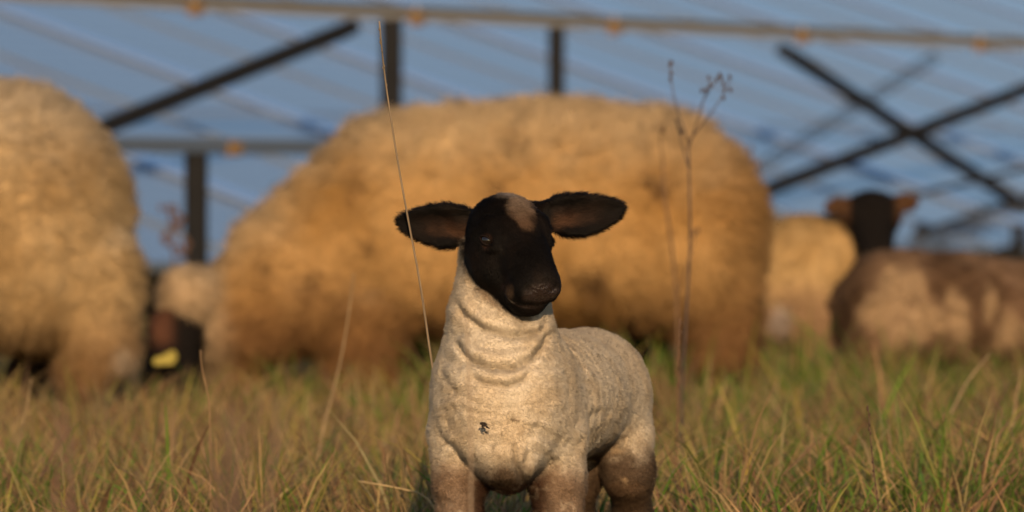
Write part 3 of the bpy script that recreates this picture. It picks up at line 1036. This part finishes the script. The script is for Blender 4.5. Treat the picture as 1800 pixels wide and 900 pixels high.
# --- ewe cut by the left edge
LYE = 12.9
def E2(px, py, dy=0.0): return W(px, py, LYE + dy)
def E2g(px, dy, z): return np.array([W(px, 345, LYE + dy)[0], LYE + dy, z])
pr = []
pr.append(('ell', (E2(-200, 358), (.535, .30, .285), .05), False))
pr.append(('ell', (E2(14, 374), (.275, .30, .300), .06), False))
pr.append(('ell', (E2(56, 425, -.06), (.200, .265, .255), .06), False))
pr.append(('ell', (E2(-480, 385), (.26, .28, .27), .06), False))
pr.append(('cone', (E2(-540, 380), E2(-760, 500), .20, .12, .06), False))
pr.append(('cone', (E2(-760, 500), E2(-860, 600), .12, .085, .05), False))
pr.append(('cone', (E2(-880, 600), E2(-915, 740), .078, .045, .02), True))
ear_prim(pr, E2(-870, 610, -.05), E2(-890, 640, -.19), .06, .036)
ear_prim(pr, E2(-870, 610, .05), E2(-890, 640, .19), .06, .036)
hoo = []
for (x, dy, hd) in ((164, -.13, 1), (70, .12, 1), (-500, -.13, 0), (-560, .12, 0)):
    if hd: legs_of(pr, None, [[(E2(x - 5, 480, dy), .125), (E2(x + 12, 605, dy), .095), (E2g(x - 30, dy, .17), .065), (E2g(x - 34, dy, .05), .05), (E2g(x - 36, dy, .015), .048)]], 2 if dy < 0 else 0)
    else: legs_of(pr, None, [[(E2(x, 540, dy), .12), (E2(x, 640, dy), .075), (E2g(x, dy, .13), .038), (E2g(x, dy, .05), .027), (E2g(x - 3, dy, .015), .03)]])
    hoo.append((E2g(x - 25, dy, 0), (-1, 0, 0)))
def col_ewe2(V, N, sx, sy, mask):
    n1, n2 = fbm(V * 6, 51), fbm(V * np.array([22, 22, 9]), 52)
    c = mixc((.60, .42, .22), (.48, .31, .14), sstep(-.35, .45, n1))
    c = mixc(c, (.74, .60, .42), sstep(.25, .9, N[:, 2]) * .7)  # light on the back painted into the wool, paler where it faces up
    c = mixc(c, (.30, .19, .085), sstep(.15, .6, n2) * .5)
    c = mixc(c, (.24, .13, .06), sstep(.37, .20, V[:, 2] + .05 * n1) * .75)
    c = mixc(c, (.62, .54, .44), sstep(1.2, .4, np.hypot((sx - 212) / 20, (sy - 628) / 26) + .3 * n2) * .5)
    c = mixc(c, (.66, .58, .44), sstep(1.2, .4, np.hypot((sx - 213), (sy - 398)) / 12) * .7)
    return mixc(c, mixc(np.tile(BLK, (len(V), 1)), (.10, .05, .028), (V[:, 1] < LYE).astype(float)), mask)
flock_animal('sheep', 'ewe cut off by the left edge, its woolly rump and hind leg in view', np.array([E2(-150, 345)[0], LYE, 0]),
             pr, (-2.55, 12.4, -.01), (-.72, 13.4, 1.0), .0115, col_ewe2, 115000, .036, 6000, hoo, 1.25, seed=131)

# --- black-headed sheep looking this way on the right
AY = 16.5
def E3(px, py, dy=0.0): return W(px, py, AY + dy)
def E3g(px, dy, z): return np.array([W(px, 345, AY + dy)[0], AY + dy, z])
pr = []
pr.append(('ell', (E3(1330, 500), (.32, .19, .185), .04), False))
pr.append(('ell', (E3(1420, 500, -.02), (.155, .18, .185), .05), False))
pr.append(('ell', (E3(1190, 495), (.17, .18, .18), .05), False))
pr.append(('cone', (E3(1440, 465, -.04), E3(1508, 428, -.08), .145, .080, .05), False))
pr.append(('ell', (E3(1532, 378, -.12), (.094, .09, .078), .03), True))
pr.append(('cone', (E3(1533, 385, -.14), E3(1540, 445, -.24), .074, .054, .02), True))
ear_prim(pr, E3(1505, 362, -.14), E3(1445, 364, -.20), .040, .018)
ear_prim(pr, E3(1560, 360, -.14), E3(1620, 352, -.17), .040, .018)
hoo = []
for (x, dy) in ((1440, -.09), (1405, .09), (1180, -.09), (1150, .09)):
    legs_of(pr, None, [[(E3(x, 560, dy), .08), (E3(x, 620, dy), .05), (E3g(x, dy, .10), .025), (E3g(x, dy, .04), .02), (E3g(x, dy, .012), .022)]])
    hoo.append((E3g(x, dy, 0), (1, 0, 0)))
def col_a(V, N, sx, sy, mask):
    n1, n2 = fbm(V * 7, 61), fbm(V * 16, 62)
    c = mixc((.62, .42, .20), (.50, .32, .135), sstep(-.35, .45, n1))
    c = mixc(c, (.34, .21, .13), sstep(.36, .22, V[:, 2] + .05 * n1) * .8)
    c = mixc(c, (.46, .40, .38), sstep(1.2, .4, np.hypot((sx - 1372) / 26, (sy - 565) / 34)) * .7)
    c = mixc(c, np.tile(BLK, (len(V), 1)), mask)
    e = mask * np.maximum(sstep(1500, 1488, sx), sstep(1568, 1580, sx)) * (sy < 395)
    return mixc(c, (.095, .048, .024), e * .85)  # warm light on the ears, painted into their colour as brown
flock_animal('sheep', 'tan sheep with a raised black head and orange-lit ears, right of the big ewe', np.array([E3(1330, 345)[0], AY, 0]),
             pr, (.20, 16.0, -.01), (1.28, 17.0, .66), .009, col_a, 70000, .016, 9000, hoo, .95, lump=.005, erode=.008, seed=151)

# --- dirty brown-and-white lamb at the right edge
BY = 14.6
def E4(px, py, dy=0.0): return W(px, py, BY + dy)
def E4g(px, dy, z): return np.array([W(px, 345, BY + dy)[0], BY + dy, z])
pr = []
pr.append(('ell', (E4(1680, 548), (.27, .165, .145), .04), False))
pr.append(('ell', (E4(1570, 545), (.145, .165, .155), .05), False))
pr.append(('ell', (E4(1555, 580, -.05), (.11, .14, .13), .04), False))
pr.append(('ell', (E4(1830, 565), (.17, .16, .145), .05), False))
pr.append(('cone', (E4(1870, 545), E4(1990, 600), .11, .07, .05), False))
pr.append(('cone', (E4(2000, 600), E4(2030, 690), .055, .032, .02), True))
ear_prim(pr, E4(1995, 600, -.03), E4(2000, 615, -.13), .032, .016)
ear_prim(pr, E4(1995, 600, .03), E4(2000, 615, .13), .032, .016)
pr.append(('cone', (E4(1490, 520), E4(1480, 590), .03, .02, .03), False))
hoo = []
for (x, dy) in ((1545, -.08), (1600, .08), (1810, -.08), (1770, .08)):
    legs_of(pr, None, [[(E4(x, 600, dy), .075), (E4(x - 3, 655, dy), .045), (E4g(x, dy, .09), .024), (E4g(x, dy, .04), .019), (E4g(x, dy, .012), .021)]])
    hoo.append((E4g(x, dy, 0), (1, 0, 0)))
def col_b(V, N, sx, sy, mask):
    n1, n2 = fbm(V * 9, 71), fbm(V * 22, 72)
    c = mixc((.26, .165, .105), (.13, .078, .047), sstep(-.2, .35, n1 + .4 * n2))
    pale = np.zeros(len(V))
    for (x, y, rx, ry) in ((1545, 545, 32, 32), (1592, 505, 36, 38), (1625, 560, 40, 34), (1590, 590, 40, 24), (1690, 560, 20, 45), (1675, 520, 14, 26), (1765, 590, 26, 46), (1740, 540, 16, 40), (1850, 580, 30, 40)):
        pale = np.maximum(pale, sstep(1.25, .6, np.hypot((sx - x) / rx, (sy - y) / ry) + .7 * n2 + .5 * n1))
    c = mixc(c, (.46, .32, .19), pale * .85)
    c = mixc(c, (.10, .06, .035), sstep(1560, 1500, sx + 12 * n1) * (1 - pale) * .6)
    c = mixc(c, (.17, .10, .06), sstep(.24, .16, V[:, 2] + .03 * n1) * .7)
    return mixc(c, np.tile(BLK, (len(V), 1)), mask)
flock_animal('lamb', 'muddy brown lamb with pale patches, cut off by the right edge', np.array([E4(1700, 345)[0], BY, 0]),
             pr, (.78, 14.2, -.01), (1.78, 15.0, .60), .009, col_b, 60000, .016, 4000, hoo, .85, lump=.013, erode=.008, seed=171)


# ------------------------------------------------------------------ grass
def blades(name, label, n, xr, yr, hfun, wid, colfun, m, seed, clumps=None, seg=4, bendr=(.15, .75)):
    r = np.random.default_rng(seed)
    # more or less even in the picture: spread over the viewed wedge and its margins
    y = yr[0] + (yr[1] - yr[0]) * r.random(n) ** 1.0
    halfw = xr + 0.11 * y
    x = (r.random(n) * 2 - 1) * halfw
    if clumps:
        cn = clumps
        cy = yr[0] + (yr[1] - yr[0]) * r.random(cn); cx = (r.random(cn) * 2 - 1) * (xr + .11 * cy)
        k = r.integers(0, cn, n); sel = r.random(n) < .8
        rad = np.abs(r.normal(0, .07, n)); an = r.random(n) * 6.283
        x = np.where(sel, cx[k] + rad * np.cos(an), x); y = np.where(sel, cy[k] + rad * np.sin(an), y)
        az = np.where(sel, an + r.normal(0, .7, n), r.random(n) * 6.283)
        ck = np.where(sel, k, -1)
    else:
        az = r.random(n) * 6.283; ck = np.full(n, -1)
    hgt = hfun(x, y, r) * r.uniform(.45, 1.15, n) * np.where(ck >= 0, .8 + .45 * (np.sin(ck * 78.233) * .5 + .5) ** 2, .9)
    bend = r.uniform(*bendr, n)
    lean = r.uniform(.0, .35, n)
    dirv = np.stack([np.cos(az), np.sin(az), np.zeros(n)], 1)
    fa = az + np.pi / 2 + r.normal(0, .9, n)
    wv = np.stack([np.cos(fa), np.sin(fa), np.zeros(n)], 1)
    w = wid * r.uniform(.6, 1.4, n)
    nv = 2 * seg + 1
    V = np.zeros((n, nv, 3))
    root = np.stack([x, y, ground_z(x, y) - .01], 1)
    for i in range(seg + 1):
        t = i / seg
        c = root + dirv * (hgt * (lean * t + bend * t ** 2.4 * .8))[:, None] + np.array([0, 0, 1]) * (hgt * (t - .35 * bend * t ** 3))[:, None]
        if i < seg:
            ww = (w * (1 - .75 * t ** 1.5))[:, None] * .5
            V[:, 2 * i] = c - wv * ww; V[:, 2 * i + 1] = c + wv * ww
        else: V[:, 2 * seg] = c
    tri = []
    for i in range(seg - 1):
        a = 2 * i
        tri += [(a, a + 1, a + 3), (a, a + 3, a + 2)]
    a = 2 * (seg - 1); tri.append((a, a + 1, a + 2))
    Fc = (np.arange(n)[:, None, None] * nv + np.array(tri)[None]).reshape(-1, 3)
    me = make_mesh(name, V.reshape(-1, 3), Fc, m)
    C = colfun(x, y, ck, r, n)
    tt = np.concatenate([np.repeat(np.arange(seg) / seg, 2), [1.0]])
    CC = C[:, None, :] * (1 + 0.25 * (tt[None, :, None] - .4) * np.array([1.2, 1.0, .6]))
    set_color(me, np.clip(CC, 0, 1).reshape(-1, 3))
    o = link(name, me)
    tag(o, label, 'grass', kind='stuff')
    return o


def gheight(x, y, r):
    p = np.stack([x * 1.3, y * 1.3, x * 0], 1)
    t = .186 + .034 * sstep(-.3, .5, x) + .05 * vnoise(p, 81) + .03 * vnoise(p * 3, 82)
    near = sstep(8.6, 7.6, y)
    return t * (1 - near) + .105 * near

STRAW, GREEN, RUST, YEL = np.array((.36, .25, .115)), np.array((.12, .20, .028)), np.array((.21, .12, .065)), np.array((.31, .26, .065))
def gcol(green):
    def fn(x, y, ck, r, n):
        p = np.stack([x * .9, y * .9, x * 0], 1)
        gf = green + .35 * vnoise(p, 83) + .20 * np.sign(x) * sstep(.1, .6, np.abs(x))
        gf = gf + .25 * np.where(ck >= 0, np.sin(ck * 12.9898) , 0)
        u = r.random(n)
        C = np.where((u < gf)[:, None], GREEN, STRAW)
        v = r.random(n)
        C = np.where((v < .16)[:, None], RUST, C)
        C = np.where(((v > .16) & (v < .27))[:, None], YEL, C)
        return C * (1 + r.normal(0, .2, (n, 1))).clip(.4, 1.7) * (1 + r.normal(0, .06, (n, 3)))
    return fn

blades('grass', 'half-dry meadow grass round the lamb and the flock', 120000, 1.0, (6.2, 16.5), gheight, .0052, gcol(.42), M_GRASS, 201, clumps=3000)
blades('grass', 'broad bent straw and green leaves standing out of the meadow', 9000, 0.9, (8.3, 15.5), lambda x, y, r: gheight(x, y, r) * 1.15, .0085, gcol(.30), M_GRASS, 205, clumps=900, seg=5, bendr=(.2, 1.0))
blades('undergrowth', 'short dense green grass low down in the meadow', 60000, 1.0, (6.0, 17.0), lambda x, y, r: .075 + 0 * x, .005, gcol(.62), M_GRASS, 202, seg=3)
blades('grass', 'rough grass further off round and under the solar racks', 45000, 2.0, (16.5, 42), lambda x, y, r: .16 + 0 * x, .010, gcol(.45), M_GRASS, 203, clumps=2500, seg=3)
blades('grass', 'thin taller straws of dry grass scattered in the meadow', 10000, 0.8, (8.6, 15.5), lambda x, y, r: .25 + 0 * x, .0040, gcol(.05), M_GRASS, 204, seg=6, bendr=(.05, .6))

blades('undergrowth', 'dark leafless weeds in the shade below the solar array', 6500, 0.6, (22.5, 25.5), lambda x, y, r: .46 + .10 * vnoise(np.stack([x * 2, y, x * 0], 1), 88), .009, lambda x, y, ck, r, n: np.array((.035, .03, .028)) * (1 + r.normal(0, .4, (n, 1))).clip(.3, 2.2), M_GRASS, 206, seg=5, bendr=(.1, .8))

# ------------------------------------------------------------------ single stalks and dry weeds
def curve(pts, n=24):
    pts = np.asarray(pts, float)
    d = np.concatenate([[0], np.cumsum(np.linalg.norm(np.diff(pts, axis=0), axis=1))])
    t = np.linspace(0, d[-1], n)
    out = np.stack([np.interp(t, d, pts[:, i]) for i in range(3)], 1)
    for _ in range(3):
        out[1:-1] = (out[:-2] + 2 * out[1:-1] + out[2:]) / 4
    return out

def colored(me, col, seed=0, var=.2):
    r = np.random.default_rng(seed)
    n = len(me.vertices)
    set_color(me, np.clip(np.asarray(col)[None] * (1 + r.normal(0, var, (n, 1))), 0, 1))

def stalk(name, label, pix, Y, r0, r1, col, cat='stalk', head=None, group=None, dY=0.0):
    """one dry stalk through photograph points, at depth Y, down to the ground"""
    pts = [W(px, py, Y + dY * i / max(1, len(pix) - 1)) for i, (px, py) in enumerate(pix)]
    foot = pts[-1].copy(); foot[2] = 0.0; foot[0] += (pts[-1][0] - pts[-2][0]) * .3
    if pts[-1][2] > .02: pts.append(foot)
    c = curve(pts, 30)
    base = np.array([foot[0], foot[1], 0])
    V, F = tube(c, np.linspace(r1, r0, len(c)), 6)
    me = make_mesh(name, np.array(V) - base, F, M_STEM)
    colored(me, col, 3)
    o = link(name, me, None, base)
    tag(o, label, cat, group)
    if head:
        n, ln, rr = head
        HV, HFc = [], []
        rs = np.random.default_rng(n)
        for k in range(n):
            i = k / n * ln
            j = min(int(i * len(c)), len(c) - 2)
            p = c[j] + (c[j + 1] - c[j]) * rs.random()
            d = norm(rs.normal(0, 1, 3) + np.array([0, 0, .8]))
            v, f = uvsphere(p + d * rr * 1.1, (rr * .7, rr * .7, rr * 1.3), None, 6, 4)
            HFc += [tuple(q + len(HV) for q in t) for t in f]; HV += list(v)
        hm = make_mesh('seed_head', np.array(HV) - base, HFc, M_STEM); colored(hm, np.array(col) * .6, 4)
        link('seed_head', hm, o)
    return o

stalk('grass_stalk', 'long thin pale grass stalk rising past the ear on the left of the lamb', [(667, 38), (672, 100), (683, 185), (700, 290), (716, 380), (738, 490), (752, 590), (760, 650), (790, 800)], 7.2, .0021, .0009, (.40, .30, .20), head=(10, .12, .0016), dY=.35)
stalk('grass_stalk', 'pale blurred stalk crossing the front leg of the lamb', [(820, 560), (826, 700), (828, 820), (828, 900)], 5.6, .0018, .0009, (.40, .29, .19))
stalk('grass_stalk', 'broad blurred straw leaning before the breast of the big ewe', [(622, 480), (612, 560), (598, 640), (582, 700), (560, 790)], 10.0, .0036, .0010, (.36, .25, .13))
stalk('grass_stalk', 'thin bent straw standing before the head with the yellow tag', [(352, 615), (352, 640), (358, 662), (368, 700), (370, 800)], 8.6, .0015, .0008, (.36, .22, .11))
stalk('grass_stalk', 'thin dark stalk with small seeds standing alone in grass near the right edge', [(1526, 712), (1530, 770), (1538, 840), (1545, 900)], 8.0, .0012, .0007, (.16, .09, .06), head=(26, .75, .0019))
stalk('grass_stalk', 'rusty upright stalk in the grass just right of the lamb', [(1196, 560), (1192, 660), (1190, 760), (1186, 900)], 8.8, .0022, .0012, (.20, .11, .06), head=(14, .3, .0022))
stalk('grass_stalk', 'pale straw lying aslant in the grass left of the lamb', [(630, 846), (690, 856), (745, 868), (770, 900)], 8.2, .0018, .0011, (.55, .40, .20))
stalk('grass_stalk', 'arching dark straw in the grass below the yellow ear tag', [(195, 815), (225, 830), (250, 850), (268, 890)], 8.3, .0016, .0009, (.16, .11, .06))
stalk('grass_stalk', 'tall tan straw leaning in front of the left ewe', [(55, 665), (48, 710), (36, 760), (25, 830)], 9.8, .0036, .0012, (.36, .25, .13))
stalk('grass_stalk', 'long straw slanting up in front of the muddy lamb', [(1740, 622), (1700, 670), (1665, 740), (1650, 830)], 10.2, .0035, .0012, (.42, .30, .17))
stalk('grass_stalk', 'upright tan straw close to the right edge of the meadow', [(1798, 645), (1788, 690), (1778, 760), (1770, 860)], 10.0, .0042, .0014, (.40, .27, .15))

def weed(label, stem, branches, Y, col, r0=.0035, pods=5, podr=.006, seed=0):
    pts = [W(px, py, Y) for px, py in stem]
    foot = pts[-1].copy(); foot[2] = 0; pts.append(foot)
    base = foot.copy()
    root = empty('dry_weed', base)
    tag(root, label, 'weed', 'dry weeds in the meadow')
    c = curve(pts, 26)
    V, F = tube(c, np.linspace(r0 * .55, r0, len(c)), 7)
    me = make_mesh('stem', np.array(V) - base, F, M_STEM); colored(me, col, 1); link('stem', me, root)
    rs = np.random.default_rng(seed)
    for k, br in enumerate(branches):
        dy = rs.uniform(-.06, .06)
        bp = [W(px, py, Y + dy * i / (len(br) - 1)) for i, (px, py) in enumerate(br)]
        c = curve(bp, 14)
        V, F = tube(c, np.linspace(r0 * .5, r0 * .22, len(c)), 6)
        me = make_mesh('branch', np.array(V) - base, F, M_STEM); colored(me, col, 2)
        bo = link('branch', me, root)
        for j in range(pods):
            p = c[-1 - int(j * 1.2)] + rs.normal(0, podr * .9, 3)
            v, f = uvsphere(p - base, (podr * .7, podr * .7, podr), None, 8, 6)
            v = v + norm(v - (p - base)) * rs.normal(0, podr * .12, (len(v), 1))
            me = make_mesh('seed_pod', v, f, M_STEM); colored(me, np.array(col) * 1.05, 5)
            link('seed_pod', me, bo)
weed('tall dry branching weed with seed heads standing before the rump of the big ewe',
     [(1210, 248), (1212, 330), (1214, 430), (1206, 560), (1198, 700)],
     [[(1210, 250), (1192, 200), (1180, 150), (1177, 105)], [(1212, 255), (1228, 205), (1240, 165), (1250, 140)], [(1213, 245), (1245, 205), (1270, 170), (1283, 140)],
      [(1212, 300), (1200, 260), (1190, 215)], [(1228, 205), (1236, 175), (1268, 128)]], 10.2, (.10, .070, .058), .0032, 4, .0046, 1)
weed('faint bare weed leaning close before the rump, left of the branching weed',
     [(1165, 280), (1166, 340), (1180, 420), (1190, 520), (1192, 700)], [[(1165, 285), (1160, 250), (1168, 215)], [(1190, 520), (1208, 470), (1226, 400)]], 11.8, (.20, .115, .06), .0042, 3, .006, 2)
weed('reddish dry weed in the gap between the two big ewes',
     [(305, 400), (306, 440), (306, 560)], [[(305, 400), (300, 380), (298, 362)], [(305, 410), (310, 395), (318, 388)], [(306, 440), (298, 425), (292, 415)], [(306, 450), (320, 440), (332, 425)]], 17.5, (.17, .10, .07), .006, 7, .011, 3)
weed('small reddish dry weed showing over the rump of the big ewe',
     [(1322, 290), (1324, 350), (1326, 500)], [[(1322, 290), (1318, 278), (1320, 268)], [(1322, 300), (1330, 290), (1334, 282)]], 17.0, (.17, .10, .07), .006, 6, .009, 4)

# blurred heads of dry grass close to the camera
def tuft(label, px0, px1, top, Y, n, col, seed):
    rs = np.random.default_rng(seed)
    base = np.array([W((px0 + px1) / 2, 345, Y)[0], Y, 0.0])
    root = empty('grass_tuft', base)
    tag(root, label, 'grass tuft', 'dry grass tufts near the camera')
    for k in range(n):
        tip = W(rs.uniform(px0, px1), top + abs(rs.normal(0, 60)), Y + rs.uniform(-.15, .15))
        ft = base + np.array([rs.normal(0, .02), rs.normal(0, .03), 0])
        c = curve([tip, (tip * .55 + ft * .45) + np.array([(ft - tip)[0] * .25, 0, 0]), ft], 12)
        V, F = tube(c, np.linspace(.0005, .0011, 12), 5)
        HV, HFc = list(V), list(F)
        for j in range(16):
            i = rs.random() * 3.2
            p = c[int(i)] + (c[int(i) + 1] - c[int(i)]) * (i % 1) + rs.normal(0, .004, 3)
            v, f = uvsphere(p, (.0010, .0010, .0024), None, 5, 4)
            HFc += [tuple(q + len(HV) for q in t) for t in f]; HV += list(v)
        me = make_mesh('seed_stalk', np.array(HV) - base, HFc, M_STEM); colored(me, col, k)
        link('seed_stalk', me, root)
tuft('hazy brown tuft of dry seed heads close to the camera, under the yellow tag', 360, 500, 690, 4.6, 16, (.22, .14, .10), 1)
tuft('hazy thin tuft of dry seed heads close to the camera by the left corner', 90, 170, 700, 4.9, 7, (.24, .14, .10), 2)

# burr stuck on the lamb's chest
bc = P(850, 746, -.107)
rs = np.random.default_rng(4)
V, F = [], []
for k in range(12):
    a = rs.random() * 6.28
    L_ = rs.uniform(.003, .007)
    d = norm(np.array([math.cos(a), -.35, math.sin(a)]))
    st = bc + rs.normal(0, .0022, 3) * np.array([1, .3, 1])
    v, f = tube(curve([st, st + d * L_ * .6 + rs.normal(0, .001, 3), st + d * L_], 5), np.array([.0011, .0012, .001, .0008, .0005]), 5)
    F += [tuple(i + len(V) for i in q) for q in f]; V += v
o = link('burr', make_mesh('burr', np.array(V) - bc, F, M_BURR), None, bc)
tag(o, 'small dark spiky burr caught on the chest of the cream lamb', 'burr')
